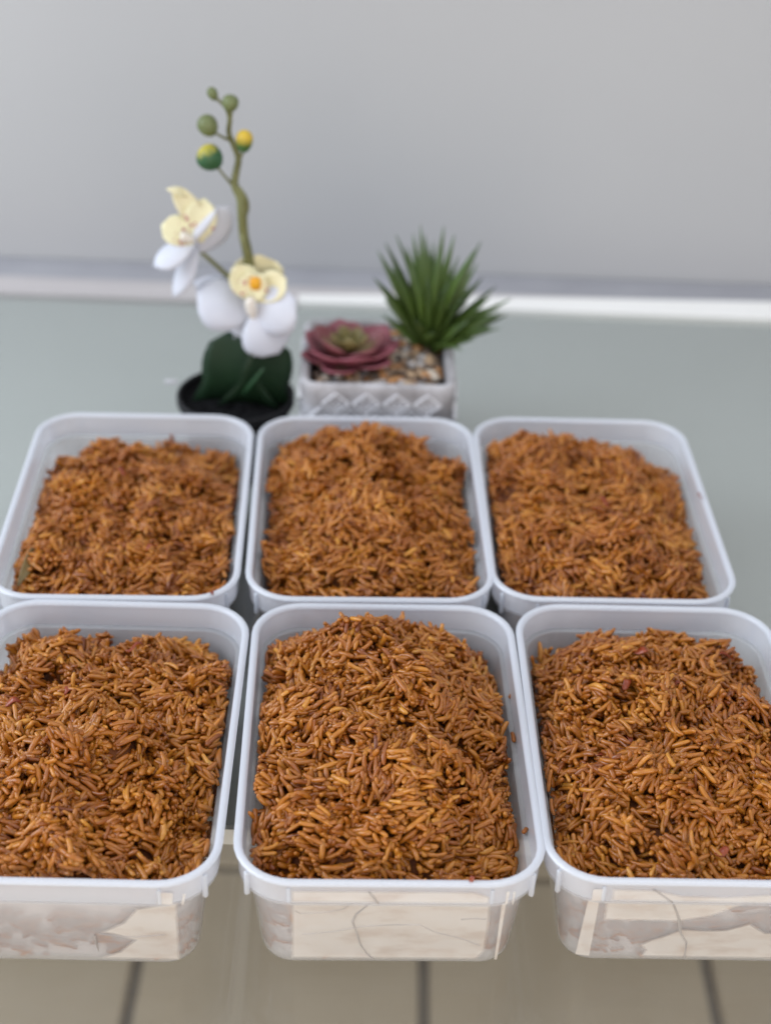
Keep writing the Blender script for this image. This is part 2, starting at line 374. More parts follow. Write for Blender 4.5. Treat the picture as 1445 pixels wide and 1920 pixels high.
# ------------------------------------------------------------------ rice
NS, NR = 6, 6
def grain_template(curve, seed):
    """one long cooked grain along x (unit length, unit diameter)"""
    r = np.random.default_rng(seed)
    xs = np.array([-0.485, -0.41, -0.18, 0.14, 0.40, 0.485]); rad = np.array([0.48, 0.84, 1.0, 1.0, 0.82, 0.46]) * 0.5
    rad = rad * (1 + r.normal(0, 0.07, NR))
    vs = [(-0.5, 0, curve * 0.25)]
    for x, q in zip(xs, rad):
        for k in range(NS):
            a = 2 * math.pi * k / NS
            vs.append((x, q * math.cos(a), q * 0.9 * math.sin(a)))
    vs.append((0.5, 0, 0))
    V = np.array(vs); V[:, 2] = V[:, 2] * 1.0
    F = []
    for k in range(NS): F.append((0, 1 + (k + 1) % NS, 1 + k))
    for i in range(NR - 1):
        for k in range(NS):
            a, b = 1 + i * NS + k, 1 + i * NS + (k + 1) % NS
            F.append((a, b, b + NS)); F.append((a, b + NS, a + NS))
    l = 1 + NR * NS; s0 = 1 + (NR - 1) * NS
    for k in range(NS): F.append((l, s0 + k, s0 + (k + 1) % NS))
    V[0, 2] = 0
    return V, np.array(F)
TEMPL = [grain_template(0, i)[0] for i in range(8)]
GF = grain_template(0, 0)[1]
def shape_grain(V, L, D, bend, side):
    P = V * np.array([L, D, D])
    t = V[:, 0] * 2
    P[:, 2] += -bend * L * t * t; P[:, 1] += side * L * t * t
    return P
def build_np(name, verts, faces, mat, tint):
    me = bpy.data.meshes.new(name)
    nv, nf = len(verts), len(faces)
    me.vertices.add(nv); me.vertices.foreach_set('co', verts.astype(np.float32).ravel())
    me.loops.add(nf * 3); me.loops.foreach_set('vertex_index', faces.astype(np.int32).ravel())
    me.polygons.add(nf); me.polygons.foreach_set('loop_start', np.arange(0, nf * 3, 3, dtype=np.int32))
    me.polygons.foreach_set('loop_total', np.full(nf, 3, dtype=np.int32))
    me.polygons.foreach_set('use_smooth', np.ones(nf, dtype=bool))
    me.materials.append(mat)
    at_ = me.attributes.new('tint', 'FLOAT', 'POINT'); at_.data.foreach_set('value', tint.astype(np.float32))
    me.update(); me.validate(); return me
# shared meshes for the grains that are objects of their own
GR_MESH = []
for i in range(36):
    L, D = rng.uniform(0.0070, 0.0104), rng.uniform(0.0020, 0.0026)
    P = shape_grain(TEMPL[i % 8], L, D, rng.uniform(-0.03, 0.13), rng.normal(0, 0.06))
    GR_MESH.append(build_np('grain', P, GF, M_RICE, np.full(len(P), float(np.clip(rng.normal(0.60, 0.15), 0.05, 1)))))

class Field:
    """smooth value noise on the tub's plan"""
    def __init__(self, seed, cell):
        self.g = np.random.default_rng(seed).normal(0, 1, (64, 64)); self.c = cell
    def __call__(self, u, v):
        x, y = u / self.c + 20.3, v / self.c + 20.7
        i, j = np.floor(x).astype(int), np.floor(y).astype(int); fx, fy = x - i, y - j
        fx, fy = fx * fx * (3 - 2 * fx), fy * fy * (3 - 2 * fy)
        g = self.g; i, j = i % 63, j % 63
        return (g[i, j] * (1 - fx) + g[i + 1, j] * fx) * (1 - fy) + (g[i, j + 1] * (1 - fx) + g[i + 1, j + 1] * fx) * fy

IU, IV, IR = TW / 2 - 0.0066, TD / 2 - 0.0066, TR - 0.0066       # inside of the tub just under the ledge
def inside(u, v, m=0.0, taper=0.0):
    hu, hv, r = IU - m - taper, IV - m - taper, IR
    du, dv = np.abs(u) - (hu - r), np.abs(v) - (hv - r)
    return np.where((du > 0) & (dv > 0), np.hypot(np.maximum(du, 0), np.maximum(dv, 0)) < r, (du < r) & (dv < r))

RICE = {  # level at the walls below the rim, dome height, dome centre, exponents, bumps (u, v, radius, height)
 'RL': dict(spread=(1,), lev=0.0165, P=0.0122, c=(0.0, -0.005), e=(2.6, 2.8), bumps=[(-0.046, 0.062, 0.012, 0.009), (-0.046, -0.055, 0.018, 0.007), (-0.02, 0.03, 0.025, 0.004)], seed=1),
 'RM': dict(spread=(-1, 1), lev=0.0150, P=0.022, c=(0.0, 0.01), e=(2.2, 3.2), bumps=[(0.002, 0.050, 0.020, 0.0055), (0.044, 0.035, 0.014, 0.005), (0.044, -0.062, 0.014, 0.006)], seed=2),
 'RR': dict(spread=(-1,), lev=0.0150, P=0.0175, c=(-0.01, 0.0), e=(2.6, 3.4), bumps=[(-0.03, 0.052, 0.018, 0.006), (0.018, 0.046, 0.018, 0.004), (0.012, -0.01, 0.009, -0.005)], seed=3),
 'FL': dict(spread=(1,), lev=0.0140, P=0.0175, c=(-0.005, -0.004), e=(2.4, 3.0), bumps=[(-0.02, 0.055, 0.016, 0.004), (0.03, 0.04, 0.016, 0.003), (0.006, -0.01, 0.018, 0.004)], seed=4),
 'FM': dict(spread=(-1,), lev=0.0135, P=0.028, c=(-0.004, 0.004), e=(2.1, 3.2), bumps=[(-0.004, 0.045, 0.022, 0.005), (-0.044, 0.056, 0.009, 0.005), (0.043, 0.046, 0.010, 0.003), (-0.012, -0.02, 0.016, 0.003)], seed=5),
 'FR': dict(spread=(-1,), lev=0.0135, P=0.020, c=(0.0, 0.002), e=(2.5, 3.0), bumps=[(-0.01, 0.056, 0.018, 0.004), (0.030, 0.060, 0.012, 0.004), (-0.0075, 0.030, 0.006, -0.010), (-0.014, 0.018, 0.0045, -0.008), (0.002, 0.036, 0.004, -0.006)], seed=6),
}
RICE_LABEL = {
 'RL': 'low mound of orange rice with a bay leaf at its corner, back row leftmost tub',
 'RM': 'peaked mound of orange rice in the back row middle tub, before the planter',
 'RR': 'blurred mound of orange rice in the back row tub at the right',
 'FL': 'mound of orange rice in the front row tub cut by the left photo edge',
 'FM': 'high domed mound of orange rice in the middle tub of the front row',
 'FR': 'mound of orange rice with a dark hole, front row tub at the right photo edge',
}
LOCAL_EXTRA = {}
for key, prm in RICE.items():
    x0, y0, ang, _ = TUBS[key]
    sd = prm['seed']; g = np.random.default_rng(100 + sd)
    root = tag(empty('rice_mound', (x0, y0, 0.0016), R(ang)), RICE_LABEL[key], 'rice', 'mounds of cooked rice')
    ZB = 0.0016
    f1, f2, f3 = Field(sd * 10, 0.017), Field(sd * 10 + 1, 0.0075), Field(sd * 10 + 2, 0.03)
    def height(u, v, fine=True):
        uu = np.clip(np.abs((u - prm['c'][0])) / (IU + abs(prm['c'][0])), 0, 1); vv = np.clip(np.abs((v - prm['c'][1])) / (IV + abs(prm['c'][1])), 0, 1)
        h = H - prm['lev'] + prm['P'] * np.clip(1 - (uu ** prm['e'][0] + vv ** prm['e'][1]), -0.25, 1)
        for bu, bv, br, bh in prm['bumps']: h = h + bh * np.exp(-((u - bu) ** 2 + (v - bv) ** 2) / (br * br))
        back = np.clip((v - 0.030) / 0.05, 0, 1); h = h - prm.get('back', 0.008) * back * back * (3 - 2 * back) * (0.35 + 0.65 * np.clip(uu, 0, 1) ** 2)
        for sg in prm['spread']:
            w = np.clip((sg * u - 0.026) / (IU - 0.026), 0, 1) ** 2 * (1 - back); h = h + (np.maximum(H - 0.0088, h) - h) * w
        h = h + 0.0030 * f1(u, v)
        if fine: h = h + 0.0018 * f2(u, v)
        return h
    # bed under the grains, filling the tub
    nu, nv = 30, 42
    us, vs_ = np.linspace(-1, 1, nu), np.linspace(-1, 1, nv)
    bv_, bf = [], []
    for b in vs_:
        for a in us:
            u, v = a * (IU - 0.0034), b * (IV - 0.0034)
            # pull the corners in
            du, dv = abs(u) - (IU - IR), abs(v) - (IV - IR)
            if du > 0 and dv > 0:
                rr = math.hypot(du, dv); lim = IR - 0.0034
                if rr > lim: u = math.copysign(IU - IR + du / rr * lim, u); v = math.copysign(IV - IR + dv / rr * lim, v)
            z = float(height(np.array(u), np.array(v), False)) - 0.0072
            bv_.append((u, v, z - ZB))
    for j in range(nv - 1):
        for i in range(nu - 1):
            a = j * nu + i; bf.append((a, a + 1, a + nu + 1, a + nu))
    link('rice_bed', mesh('rice_bed', bv_, bf, M_BED), root)
    ring = [i for i in range(nu)] + [j * nu + nu - 1 for j in range(1, nv)] + [(nv - 1) * nu + i for i in range(nu - 2, -1, -1)] + [j * nu for j in range(nv - 2, 0, -1)]
    sv = [Vector(bv_[i]) for i in ring]; n = len(sv)
    base = [Vector((p.x * (IU - 0.0075) / (IU - 0.0034), p.y * (IV - 0.0075) / (IV - 0.0034), 0.0004)) for p in sv]
    link('rice_side', mesh('rice_side', sv + base, [((i + 1) % n, i, n + i, n + (i + 1) % n) for i in range(n)] + [tuple(range(2 * n - 1, n - 1, -1))], M_WALLBED, sharp=40), root)

    # clumps: grains that lie together share direction and height
    K = 150
    cu, cv = g.uniform(-IU, IU, K), g.uniform(-IV, IV, K)
    cyaw, ctilt, cz = g.uniform(0, math.pi, K), g.normal(0, R(22), K), g.normal(0, 0.0021, K)
    ctint = g.normal(0, 0.10, K)
    front = key[0] == 'F'
    layers = [(1500, -0.0048), (1700, -0.0030), (1700, -0.0014), (1300, 0.0), (420, 0.0012)]
    U, V, Z, T, LY = [], [], [], [], []
    for li, (cnt, dz) in enumerate(layers):
        u = g.uniform(-IU, IU, cnt); v = g.uniform(-IV, IV, cnt)
        ok = inside(u, v, 0.0018)
        u, v = u[ok], v[ok]
        U.append(u); V.append(v); LY.append(np.full(len(u), li)); Z.append(np.full(len(u), dz))
    U, V, LY, DZ = map(np.concatenate, (U, V, LY, Z))
    n = len(U)
    near = np.argmin((U[:, None] - cu) ** 2 + (V[:, None] - cv) ** 2, axis=1)
    yaw = cyaw[near] + g.normal(0, R(24), n)
    wild = g.random(n) < 0.22; yaw[wild] = g.uniform(0, 2 * math.pi, wild.sum())
    tilt = ctilt[near] + g.normal(0, R(17), n)
    up = (g.random(n) < 0.17) & (LY >= 1); tilt[up] += np.where(g.random(up.sum()) < 0.5, 1, -1) * g.uniform(R(20), R(50), up.sum())
    d2 = np.sort(np.sqrt((U[:, None] - cu) ** 2 + (V[:, None] - cv) ** 2), axis=1)[:, :2]
    crev = np.exp(-(d2[:, 1] - d2[:, 0]) / 0.0013) * np.clip(0.35 + 0.8 * f3(U * 2.2, V * 2.2), 0, 1.2)
    hz = height(U, V) + DZ + cz[near] - 0.0056 * crev
    e = 0.002
    gu = (height(U + e, V, False) - height(U - e, V, False)) / (2 * e); gv = (height(U, V + e, False) - height(U, V - e, False)) / (2 * e)
    nrm = np.stack([-gu, -gv, np.ones(n)], 1); nrm /= np.linalg.norm(nrm, axis=1)[:, None]
    dirx = np.stack([np.cos(yaw), np.sin(yaw), np.zeros(n)], 1)
    dirx -= nrm * (dirx * nrm).sum(1)[:, None]; dirx /= np.linalg.norm(dirx, axis=1)[:, None]
    ax = dirx * np.cos(tilt)[:, None] + nrm * np.sin(tilt)[:, None]
    zx = nrm * np.cos(tilt)[:, None] - dirx * np.sin(tilt)[:, None]
    yx = np.cross(zx, ax)
    roll = g.normal(0, R(50), n)
    y2 = yx * np.cos(roll)[:, None] + zx * np.sin(roll)[:, None]; z2 = np.cross(ax, y2)
    # keep the ends inside the tub
    pos = np.stack([U, V, hz - ZB], 1)
    for sgn in (-1, 1):
        tip = pos + ax * (0.0052 * sgn)
        over = np.maximum(np.abs(tip[:, 0]) - (IU - 0.0012), 0) * np.sign(tip[:, 0]); pos[:, 0] -= over
        over = np.maximum(np.abs(tip[:, 1]) - (IV - 0.0012), 0) * np.sign(tip[:, 1]); pos[:, 1] -= over
    good = inside(pos[:, 0], pos[:, 1], 0.0014) & inside(pos[:, 0] + ax[:, 0] * 0.004, pos[:, 1] + ax[:, 1] * 0.004, 0.001) & inside(pos[:, 0] - ax[:, 0] * 0.004, pos[:, 1] - ax[:, 1] * 0.004, 0.001)
    # where the heap stands above the ledge it spreads out onto it
    for sg in prm['spread']:
        q = np.clip((sg * pos[:, 0] - 0.5 * IU) / (0.5 * IU), 0, 1); on = (pos[:, 2] + ZB > H - 0.0102) & (V < IV - 0.02)
        pos[:, 0] += sg * 0.0023 * q * q * on
    # the 300 that show largest: top of the heap, seen flat and near
    score = (LY >= 2) * 1.0 + 12 * (hz - hz.mean()) - 1.5 * V - 0.6 * np.abs(ax[:, 1]) + g.normal(0, 0.35, n); score[~good] = -99
    order = np.argsort(-score); single = order[:300]; sset = np.zeros(n, bool); sset[single] = True
    for i in single:
        mt = Matrix(((ax[i, 0], y2[i, 0], z2[i, 0], pos[i, 0]), (ax[i, 1], y2[i, 1], z2[i, 1], pos[i, 1]), (ax[i, 2], y2[i, 2], z2[i, 2], pos[i, 2]), (0, 0, 0, 1)))
        o = bpy.data.objects.new('grain', GR_MESH[int(g.integers(len(GR_MESH)))]); COL.objects.link(o); o.parent = root; o.matrix_local = mt
    rest = np.nonzero(good & ~sset)[0]
    # grains pressed against the walls, seen through the plastic
    nw = 240 if front else 120
    per = []
    for q in range(nw):
        side = 0 if g.random() < (0.62 if front else 0.3) else (1 if g.random() < 0.5 else 2)
        t = g.uniform(0.02, 0.97); zc = 0.004 + t * (H - 0.024 - 0.004)
        ins = 0.0108 + (0.0066 - 0.0108) * (zc / (H - 0.013)) + 0.00125
        w_ = g.normal(0, R(22))
        if side == 0 and g.random() < 0.3:
            sg = -1 if g.random() < 0.5 else 1; ph = R(270) + sg * g.uniform(R(3), R(80)); rr_ = TR - ins
            p = (sg * (TW / 2 - TR) + rr_ * math.cos(ph), -(TD / 2 - TR) + rr_ * math.sin(ph), zc)
            a = (-math.sin(ph) * math.cos(w_), math.cos(ph) * math.cos(w_), math.sin(w_)); b = (math.cos(ph), math.sin(ph), 0)
        elif side == 0:
            p = (g.uniform(-1, 1) * (TW / 2 - TR), -TD / 2 + ins, zc); a = (math.cos(w_), 0, math.sin(w_)); b = (0, 1, 0)
        else:
            s_ = -1 if side == 1 else 1
            p = (s_ * (TW / 2 - ins), g.uniform(-1, 1) * (TD / 2 - TR), zc); a = (0, math.cos(w_), math.sin(w_)); b = (1, 0, 0)
        per.append((p, a, b))
    wp = np.array([q[0] for q in per]) - [0, 0, ZB]; wa = np.array([q[1] for q in per]); wb = np.array([q[2] for q in per]); wc = np.cross(wa, wb)
    allp = np.concatenate([pos[rest], wp]); A = np.concatenate([ax[rest], wa]); B = np.concatenate([y2[rest], wb]); C = np.concatenate([z2[rest], wc])
    tnt = np.concatenate([np.clip(0.52 + ctint[near[rest]] + g.normal(0, 0.15, len(rest)) + 0.04 * (LY[rest] - 1.5), 0.02, 1), np.clip(g.normal(0.42, 0.15, nw), 0, 1)])
    m = len(allp); nvt = len(TEMPL[0])
    verts = np.empty((m, nvt, 3)); Ls = g.uniform(0.0062, 0.0104, m); Ds = g.uniform(0.0019, 0.0026, m)
    broken = g.random(m) < 0.14; Ls[broken] *= g.uniform(0.35, 0.75, broken.sum())
    Ls[len(rest):] *= 0.85; Ds[len(rest):] *= 0.95
    bend = g.uniform(-0.03, 0.13, m); sid = g.normal(0, 0.06, m)
    bend[len(rest):] *= 0.3
    for ti in range(8):
        idx = np.nonzero(np.arange(m) % 8 == ti)[0]
        Vt = TEMPL[ti]; tt = (Vt[:, 0] * 2) ** 2
        lx = Vt[None, :, 0] * Ls[idx, None]; ly = Vt[None, :, 1] * Ds[idx, None] + sid[idx, None] * Ls[idx, None] * tt; lz = Vt[None, :, 2] * Ds[idx, None] - bend[idx, None] * Ls[idx, None] * tt
        if True:
            wsel = idx >= len(rest); ly[wsel] = Vt[None, :, 1] * Ds[idx[wsel], None]
        verts[idx] = allp[idx, None, :] + lx[..., None] * A[idx, None, :] + ly[..., None] * B[idx, None, :] + lz[..., None] * C[idx, None, :]
    faces = (GF[None] + (np.arange(m) * nvt)[:, None, None]).reshape(-1, 3)
    me = build_np('packed_grains', verts.reshape(-1, 3), faces, M_RICE, np.repeat(tnt, nvt))
    o = link('packed_grains', me, root); o['kind'] = 'stuff'
    LOCAL_EXTRA[key] = (root, height, ZB)

# scraps of stewed tomato and onion skin lying in the rice
def scrap_mesh(seed, L, Wd):
    r = random.Random(seed); vs, fs = [], []
    nx, ny = 7, 3
    for lay in (1, -1):
        for i in range(nx):
            for j in range(ny):
                t = i / (nx - 1) * 2 - 1; s = (j / (ny - 1) * 2 - 1) * math.sqrt(max(0.08, 1 - t * t * 0.95))
                vs.append((t * L / 2, s * Wd / 2 + 0.12 * L * math.sin(t * 2 + seed), 0.0012 * math.sin(t * 3 + seed * 1.7) + 0.0006 * s * s + lay * 0.00022))
    off = nx * ny
    for i in range(nx - 1):
        for j in range(ny - 1):
            a = i * ny + j
            fs.append((a, a + ny, a + ny + 1, a + 1)); fs.append((off + a, off + a + 1, off + a + ny + 1, off + a + ny))
    rim = [i * ny for i in range(nx)] + [(nx - 1) * ny + 1, (nx - 1) * ny + 2] + [i * ny + 2 for i in range(nx - 2, -1, -1)] + [1]
    for i in range(len(rim)):
        a, b = rim[i], rim[(i + 1) % len(rim)]; fs.append((b, a, off + a, off + b))
    return mesh('scrap', vs, fs, M_TOMATO)
SCR = [scrap_mesh(i, random.uniform(0.006, 0.013), random.uniform(0.0022, 0.0045)) for i in range(6)]
for key, spots in {'RL': [(-0.005, 0.005), (0.015, -0.045)], 'RM': [(0.046, -0.064), (0.043, -0.058), (0.005, -0.03)], 'RR': [(-0.002, -0.018), (0.006, -0.022), (0.002, -0.012), (0.012, -0.03)],
                   'FL': [(-0.012, 0.018), (-0.035, 0.012), (0.01, 0.05), (-0.03, -0.06)], 'FM': [(-0.04, -0.062), (-0.012, 0.014), (0.014, 0.052)],
                   'FR': [(-0.016, 0.022), (0.006, 0.021), (-0.02, -0.012), (0.032, 0.05), (-0.032, -0.016), (0.01, -0.066), (-0.006, 0.044)]}.items():
    root, hf, ZB = LOCAL_EXTRA[key]
    for i, (u, v) in enumerate(spots):
        z = float(hf(np.array(u), np.array(v))) - ZB + 0.0008
        link('tomato_scrap', SCR[(i + ord(key[1])) % 6], root, Matrix.Translation((u, v, z)) @ Matrix.Rotation(random.uniform(0, 6.28), 4, 'Z') @ Matrix.Rotation(random.uniform(-0.5, 0.5), 4, 'X'))

# bay leaf on the rice of the back left tub
def petal(base, tip, width, face, mat, name='petal', cup=0.0, arch=0.0, thick=0.00045, power=0.75, wide=0.5, nu=9, nv=7, neck=0.12, attr=True, fold=0.0):
    """leaf or petal sheet with thickness from base to tip; face: the side that the blade's upper face looks to"""
    base, tip, face = Vector(base), Vector(tip), Vector(face)
    ax = tip - base; L = ax.length; ax.normalize()
    nz = (face - ax * face.dot(ax)).normalized(); sd = nz.cross(ax)
    vs, fs, tt = [], [], []
    for lay in (1, -1):
        for i in range(nu):
            t = i / (nu - 1)
            # widest at "wide"
            q = t / wide * 0.5 if t < wide else 0.5 + (t - wide) / (1 - wide) * 0.5
            w = max(math.sin(math.pi * min(max(q, 0), 1)) ** power, neck * (1 - t) if t < 0.5 else 0.02) * width / 2
            for j in range(nv):
                s = j / (nv - 1) * 2 - 1
                p = base + ax * (L * t) + sd * (w * s) + nz * (arch * L * math.sin(math.pi * t) + cup * width * (s * s * (w / (width / 2)) ** 2 - 0.3) + fold * w * abs(s) + lay * thick / 2)
                vs.append(p); tt.append((t, abs(s)))
    off = nu * nv
    for i in range(nu - 1):
        for j in range(nv - 1):
            a = i * nv + j
            fs.append((a, a + 1, a + nv + 1, a + nv)); fs.append((off + a, off + a + nv, off + a + nv + 1, off + a + 1))
    rim = [j for j in range(nv)] + [i * nv + nv - 1 for i in range(1, nu)] + [(nu - 1) * nv + j for j in range(nv - 2, -1, -1)] + [i * nv for i in range(nu - 2, 0, -1)]
    for i in range(len(rim)):
        a, b = rim[i], rim[(i + 1) % len(rim)]; fs.append((b, a, off + a, off + b))
    me = mesh(name, vs, fs, mat)
    if attr:
        a1 = me.attributes.new('along', 'FLOAT', 'POINT'); a1.data.foreach_set('value', [q[0] for q in tt])
        a2 = me.attributes.new('across', 'FLOAT', 'POINT'); a2.data.foreach_set('value', [q[1] for q in tt])
    return me
x0, y0, a0, _ = TUBS['RL']
bz = H - 0.004
pb = atz(34, 1098, bz - 0.005); pt = atz(68, 1018, bz - 0.001)
bay = empty('bay_leaf', pb)
tag(bay, 'dull olive bay leaf tucked in the near left corner of rice', 'leaf')
link('blade', petal((0, 0, 0), pt - pb, 0.0056, (0.6, -0.5, 0.6), M_BAY, 'blade', cup=0.12, arch=0.05, thick=0.0004, power=0.9), bay)

# loose grains and specks on the tub ledges and rims
def loose(px, py, z, L, rot, lab):
    p = atz(px, py, z)
    P = shape_grain(TEMPL[2], L, 0.0022, 0.05, 0.02)
    o = link('loose_grain', build_np('loose_grain', P, GF, M_RICE, np.full(len(P), 0.45)))
    o.location = p; o.rotation_euler = (0, R(4), R(rot))
    tag(o, lab, 'rice grain', 'loose grains on the tub ledge')
loose(958, 1303, H - 0.0105, 0.0045, 75, 'short loose rice grain on the ledge of the middle front tub, farthest back')
loose(962, 1381, H - 0.0105, 0.0066, 95, 'longer loose rice grain on the ledge of the middle front tub, midway')
loose(984, 1557, H - 0.0105, 0.0034, 60, 'tiny rice crumb on the ledge near the front right corner of the middle tub')
sp = scrap_mesh(9, 0.0024, 0.0016)
o = link('sauce_speck', sp); o.location = atz(1311, 930, H + 0.0008); tag(o, 'red sauce speck on the right rim of the back right tub', 'sauce')

for px, py, lab in ((884, 1650, 'small reddish sauce fleck on the near rim of the middle front tub'), (398, 1112, 'tiny reddish sauce fleck on the near right rim of the back left tub')):
    o = link('sauce_speck', sp); o.location = atz(px, py, H + 0.0004); o.rotation_euler = (0, 0, px); tag(o, lab, 'sauce')
# ------------------------------------------------------------------ orchid
def tube(name, pts, radii, mat, ns=8):
    pts = [Vector(p) for p in pts]
    # resample with Catmull-Rom
    P, Q = [], []
    for i in range(len(pts) - 1):
        p0, p1, p2, p3 = pts[max(i - 1, 0)], pts[i], pts[i + 1], pts[min(i + 2, len(pts) - 1)]
        for k in range(4):
            t = k / 4
            P.append(0.5 * ((2 * p1) + (p2 - p0) * t + (2 * p0 - 5 * p1 + 4 * p2 - p3) * t * t + (3 * p1 - p0 - 3 * p2 + p3) * t ** 3)); Q.append(radii[i] * (1 - t) + radii[i + 1] * t)
    P.append(pts[-1]); Q.append(radii[-1])
    vs, fs = [], []
    for i, p in enumerate(P):
        d = (P[min(i + 1, len(P) - 1)] - P[max(i - 1, 0)]).normalized()
        a = d.cross(Vector((0, 1, 0.01))).normalized(); b = d.cross(a)
        for k in range(ns):
            an = 2 * math.pi * k / ns; vs.append(p + (a * math.cos(an) + b * math.sin(an)) * Q[i])
    for i in range(len(P) - 1):
        for k in range(ns):
            fs.append((i * ns + k, i * ns + (k + 1) % ns, (i + 1) * ns + (k + 1) % ns, (i + 1) * ns + k))
    fs.append(tuple(range(ns - 1, -1, -1))); fs.append(tuple((len(P) - 1) * ns + k for k in range(ns)))
    return mesh(name, vs, fs, mat)
def lathe(name, prof, mat, n=40, sharp=35):
    vs, fs = [], []
    for r, z in prof:
        for k in range(n): vs.append((r * math.cos(2 * math.pi * k / n), r * math.sin(2 * math.pi * k / n), z))
    for i in range(len(prof) - 1):
        for k in range(n): fs.append((i * n + k, i * n + (k + 1) % n, (i + 1) * n + (k + 1) % n, (i + 1) * n + k))
    fs.append(tuple(range(n - 1, -1, -1))); fs.append(tuple((len(prof) - 1) * n + k for k in range(n)))
    return mesh(name, vs, fs, mat, sharp=sharp)

M_POT = noisy('black_pot_plastic', (0.010, 0.010, 0.011), (0.016, 0.016, 0.018), 60, rough=0.6, spec=0.25)
M_SOIL = noisy('black_foam_soil', (0.003, 0.003, 0.004), (0.014, 0.014, 0.015), 260, rough=0.95, spec=0.15, bump=1.0, bscale=420)
M_STEM = noisy('olive_stem', (0.115, 0.120, 0.040), (0.19, 0.195, 0.075), 120, rough=0.55)
M_PETAL = noisy('white_petal', (0.57, 0.595, 0.68), (0.63, 0.655, 0.73), 60, rough=0.55, bump=0.08, bscale=700)
M_LEAF = noisy('dark_orchid_leaf', (0.008, 0.024, 0.010), (0.013, 0.036, 0.015), 60, rough=0.5, spec=0.3)
M_LEAF2 = noisy('mid_green_orchid_leaf', (0.022, 0.070, 0.030), (0.035, 0.10, 0.045), 60, rough=0.4)
M_CALLUS = noisy('orange_callus', (0.72, 0.30, 0.006), (0.80, 0.42, 0.02), 300, rough=0.5)
M_CREAM = noisy('cream_column', (0.78, 0.73, 0.64), (0.84, 0.80, 0.74), 120, rough=0.5)
M_BUD_G = noisy('olive_bud', (0.105, 0.13, 0.045), (0.16, 0.19, 0.075), 90, rough=0.5)
def bud_mat(name, lo, hi, p0, p1, skew=0.0):
    m, nt, out = newmat(name)
    tc = N(nt, 'ShaderNodeTexCoord'); sp_ = N(nt, 'ShaderNodeSeparateXYZ'); nt.links.new(tc.outputs['Generated'], sp_.inputs[0])
    ns = N(nt, 'ShaderNodeTexNoise', i_Scale=5.0); nt.links.new(tc.outputs['Generated'], ns.inputs['Vector'])
    ad = N(nt, 'ShaderNodeMath', operation='MULTIPLY_ADD'); ad.inputs[1].default_value = 0.35; nt.links.new(ns.outputs['Fac'], ad.inputs[0])
    sk = N(nt, 'ShaderNodeMath', operation='MULTIPLY_ADD'); sk.inputs[1].default_value = skew; nt.links.new(sp_.outputs['X'], sk.inputs[0]); nt.links.new(sp_.outputs['Z'], sk.inputs[2]); nt.links.new(sk.outputs[0], ad.inputs[2])
    rp = ramp(nt, [(p0, lo), (p1, hi)]); nt.links.new(ad.outputs[0], rp.inputs[0])
    b = N(nt, 'ShaderNodeBsdfPrincipled', i_Roughness=0.5); nt.links.new(rp.outputs[0], b.inputs['Base Color']); nt.links.new(b.outputs[0], out.inputs[0]); return m
M_BUD_Y = bud_mat('yellow_topped_bud', (0.05, 0.13, 0.03), (0.58, 0.40, 0.03), 0.52, 0.92)
M_BUD_YG = bud_mat('green_bud_yellow_tip', (0.028, 0.10, 0.035), (0.50, 0.42, 0.04), 0.62, 0.95, -0.45)
def lip_mat():
    m, nt, out = newmat('pale_yellow_lip')
    al = N(nt, 'ShaderNodeAttribute', attribute_name='along')
    tc = N(nt, 'ShaderNodeTexCoord'); vo = N(nt, 'ShaderNodeTexVoronoi', i_Scale=330.0); nt.links.new(tc.outputs['Object'], vo.inputs['Vector'])
    r1 = ramp(nt, [(0.30, (1, 1, 1)), (0.42, (0, 0, 0))]); nt.links.new(vo.outputs['Distance'], r1.inputs[0])
    r2 = ramp(nt, [(0.18, (0, 0, 0)), (0.26, (1, 1, 1)), (0.52, (1, 1, 1)), (0.60, (0, 0, 0))]); nt.links.new(al.outputs['Fac'], r2.inputs[0])
    mu = N(nt, 'ShaderNodeMath', operation='MULTIPLY'); nt.links.new(r1.outputs[0], mu.inputs[0]); nt.links.new(r2.outputs[0], mu.inputs[1])
    mx = N(nt, 'ShaderNodeMix', data_type='RGBA'); nt.links.new(mu.outputs[0], mx.inputs[0])
    mx.inputs[6].default_value = (0.80, 0.76, 0.50, 1); mx.inputs[7].default_value = (0.42, 0.11, 0.16, 1)
    b = N(nt, 'ShaderNodeBsdfPrincipled', i_Roughness=0.5); nt.links.new(mx.outputs[2], b.inputs['Base Color']); nt.links.new(b.outputs[0], out.inputs[0]); return m
M_LIP = lip_mat()
M_LIPPLAIN = noisy('plain_yellow_petal', (0.74, 0.68, 0.42), (0.80, 0.74, 0.50), 90, rough=0.5)

OY = 0.792; PZ = 0.045
pc = atz(442, 738, PZ); pc.z = 0.0004
orchid = tag(empty('potted_orchid', pc), 'white and yellow artificial orchid in a round black pot', 'potted plant')
def O(px, py, dy=0.0): return at(px, py, OY + dy) - pc
PR = 0.0342
link('pot', lathe('pot', [(0.0255, 0), (0.0262, 0.0015), (0.0318, PZ - 0.006), (0.0322, PZ - 0.0055), (PR, PZ - 0.005), (PR, PZ - 0.0006), (PR - 0.0006, PZ), (PR - 0.0016, PZ), (PR - 0.0022, PZ - 0.0006), (PR - 0.0026, PZ - 0.009)], M_POT), orchid)
bm = bmesh.new(); bmesh.ops.create_circle(bm, cap_ends=True, radius=PR - 0.0027, segments=32)
bmesh.ops.subdivide_edges(bm, edges=list(bm.edges), cuts=1)
bmesh.ops.poke(bm, faces=list(bm.faces)); bmesh.ops.triangulate(bm, faces=list(bm.faces)); 
for _ in range(3): bmesh.ops.subdivide_edges(bm, edges=[e for e in bm.edges if e.calc_length() > 0.004], cuts=1); bmesh.ops.triangulate(bm, faces=list(bm.faces))
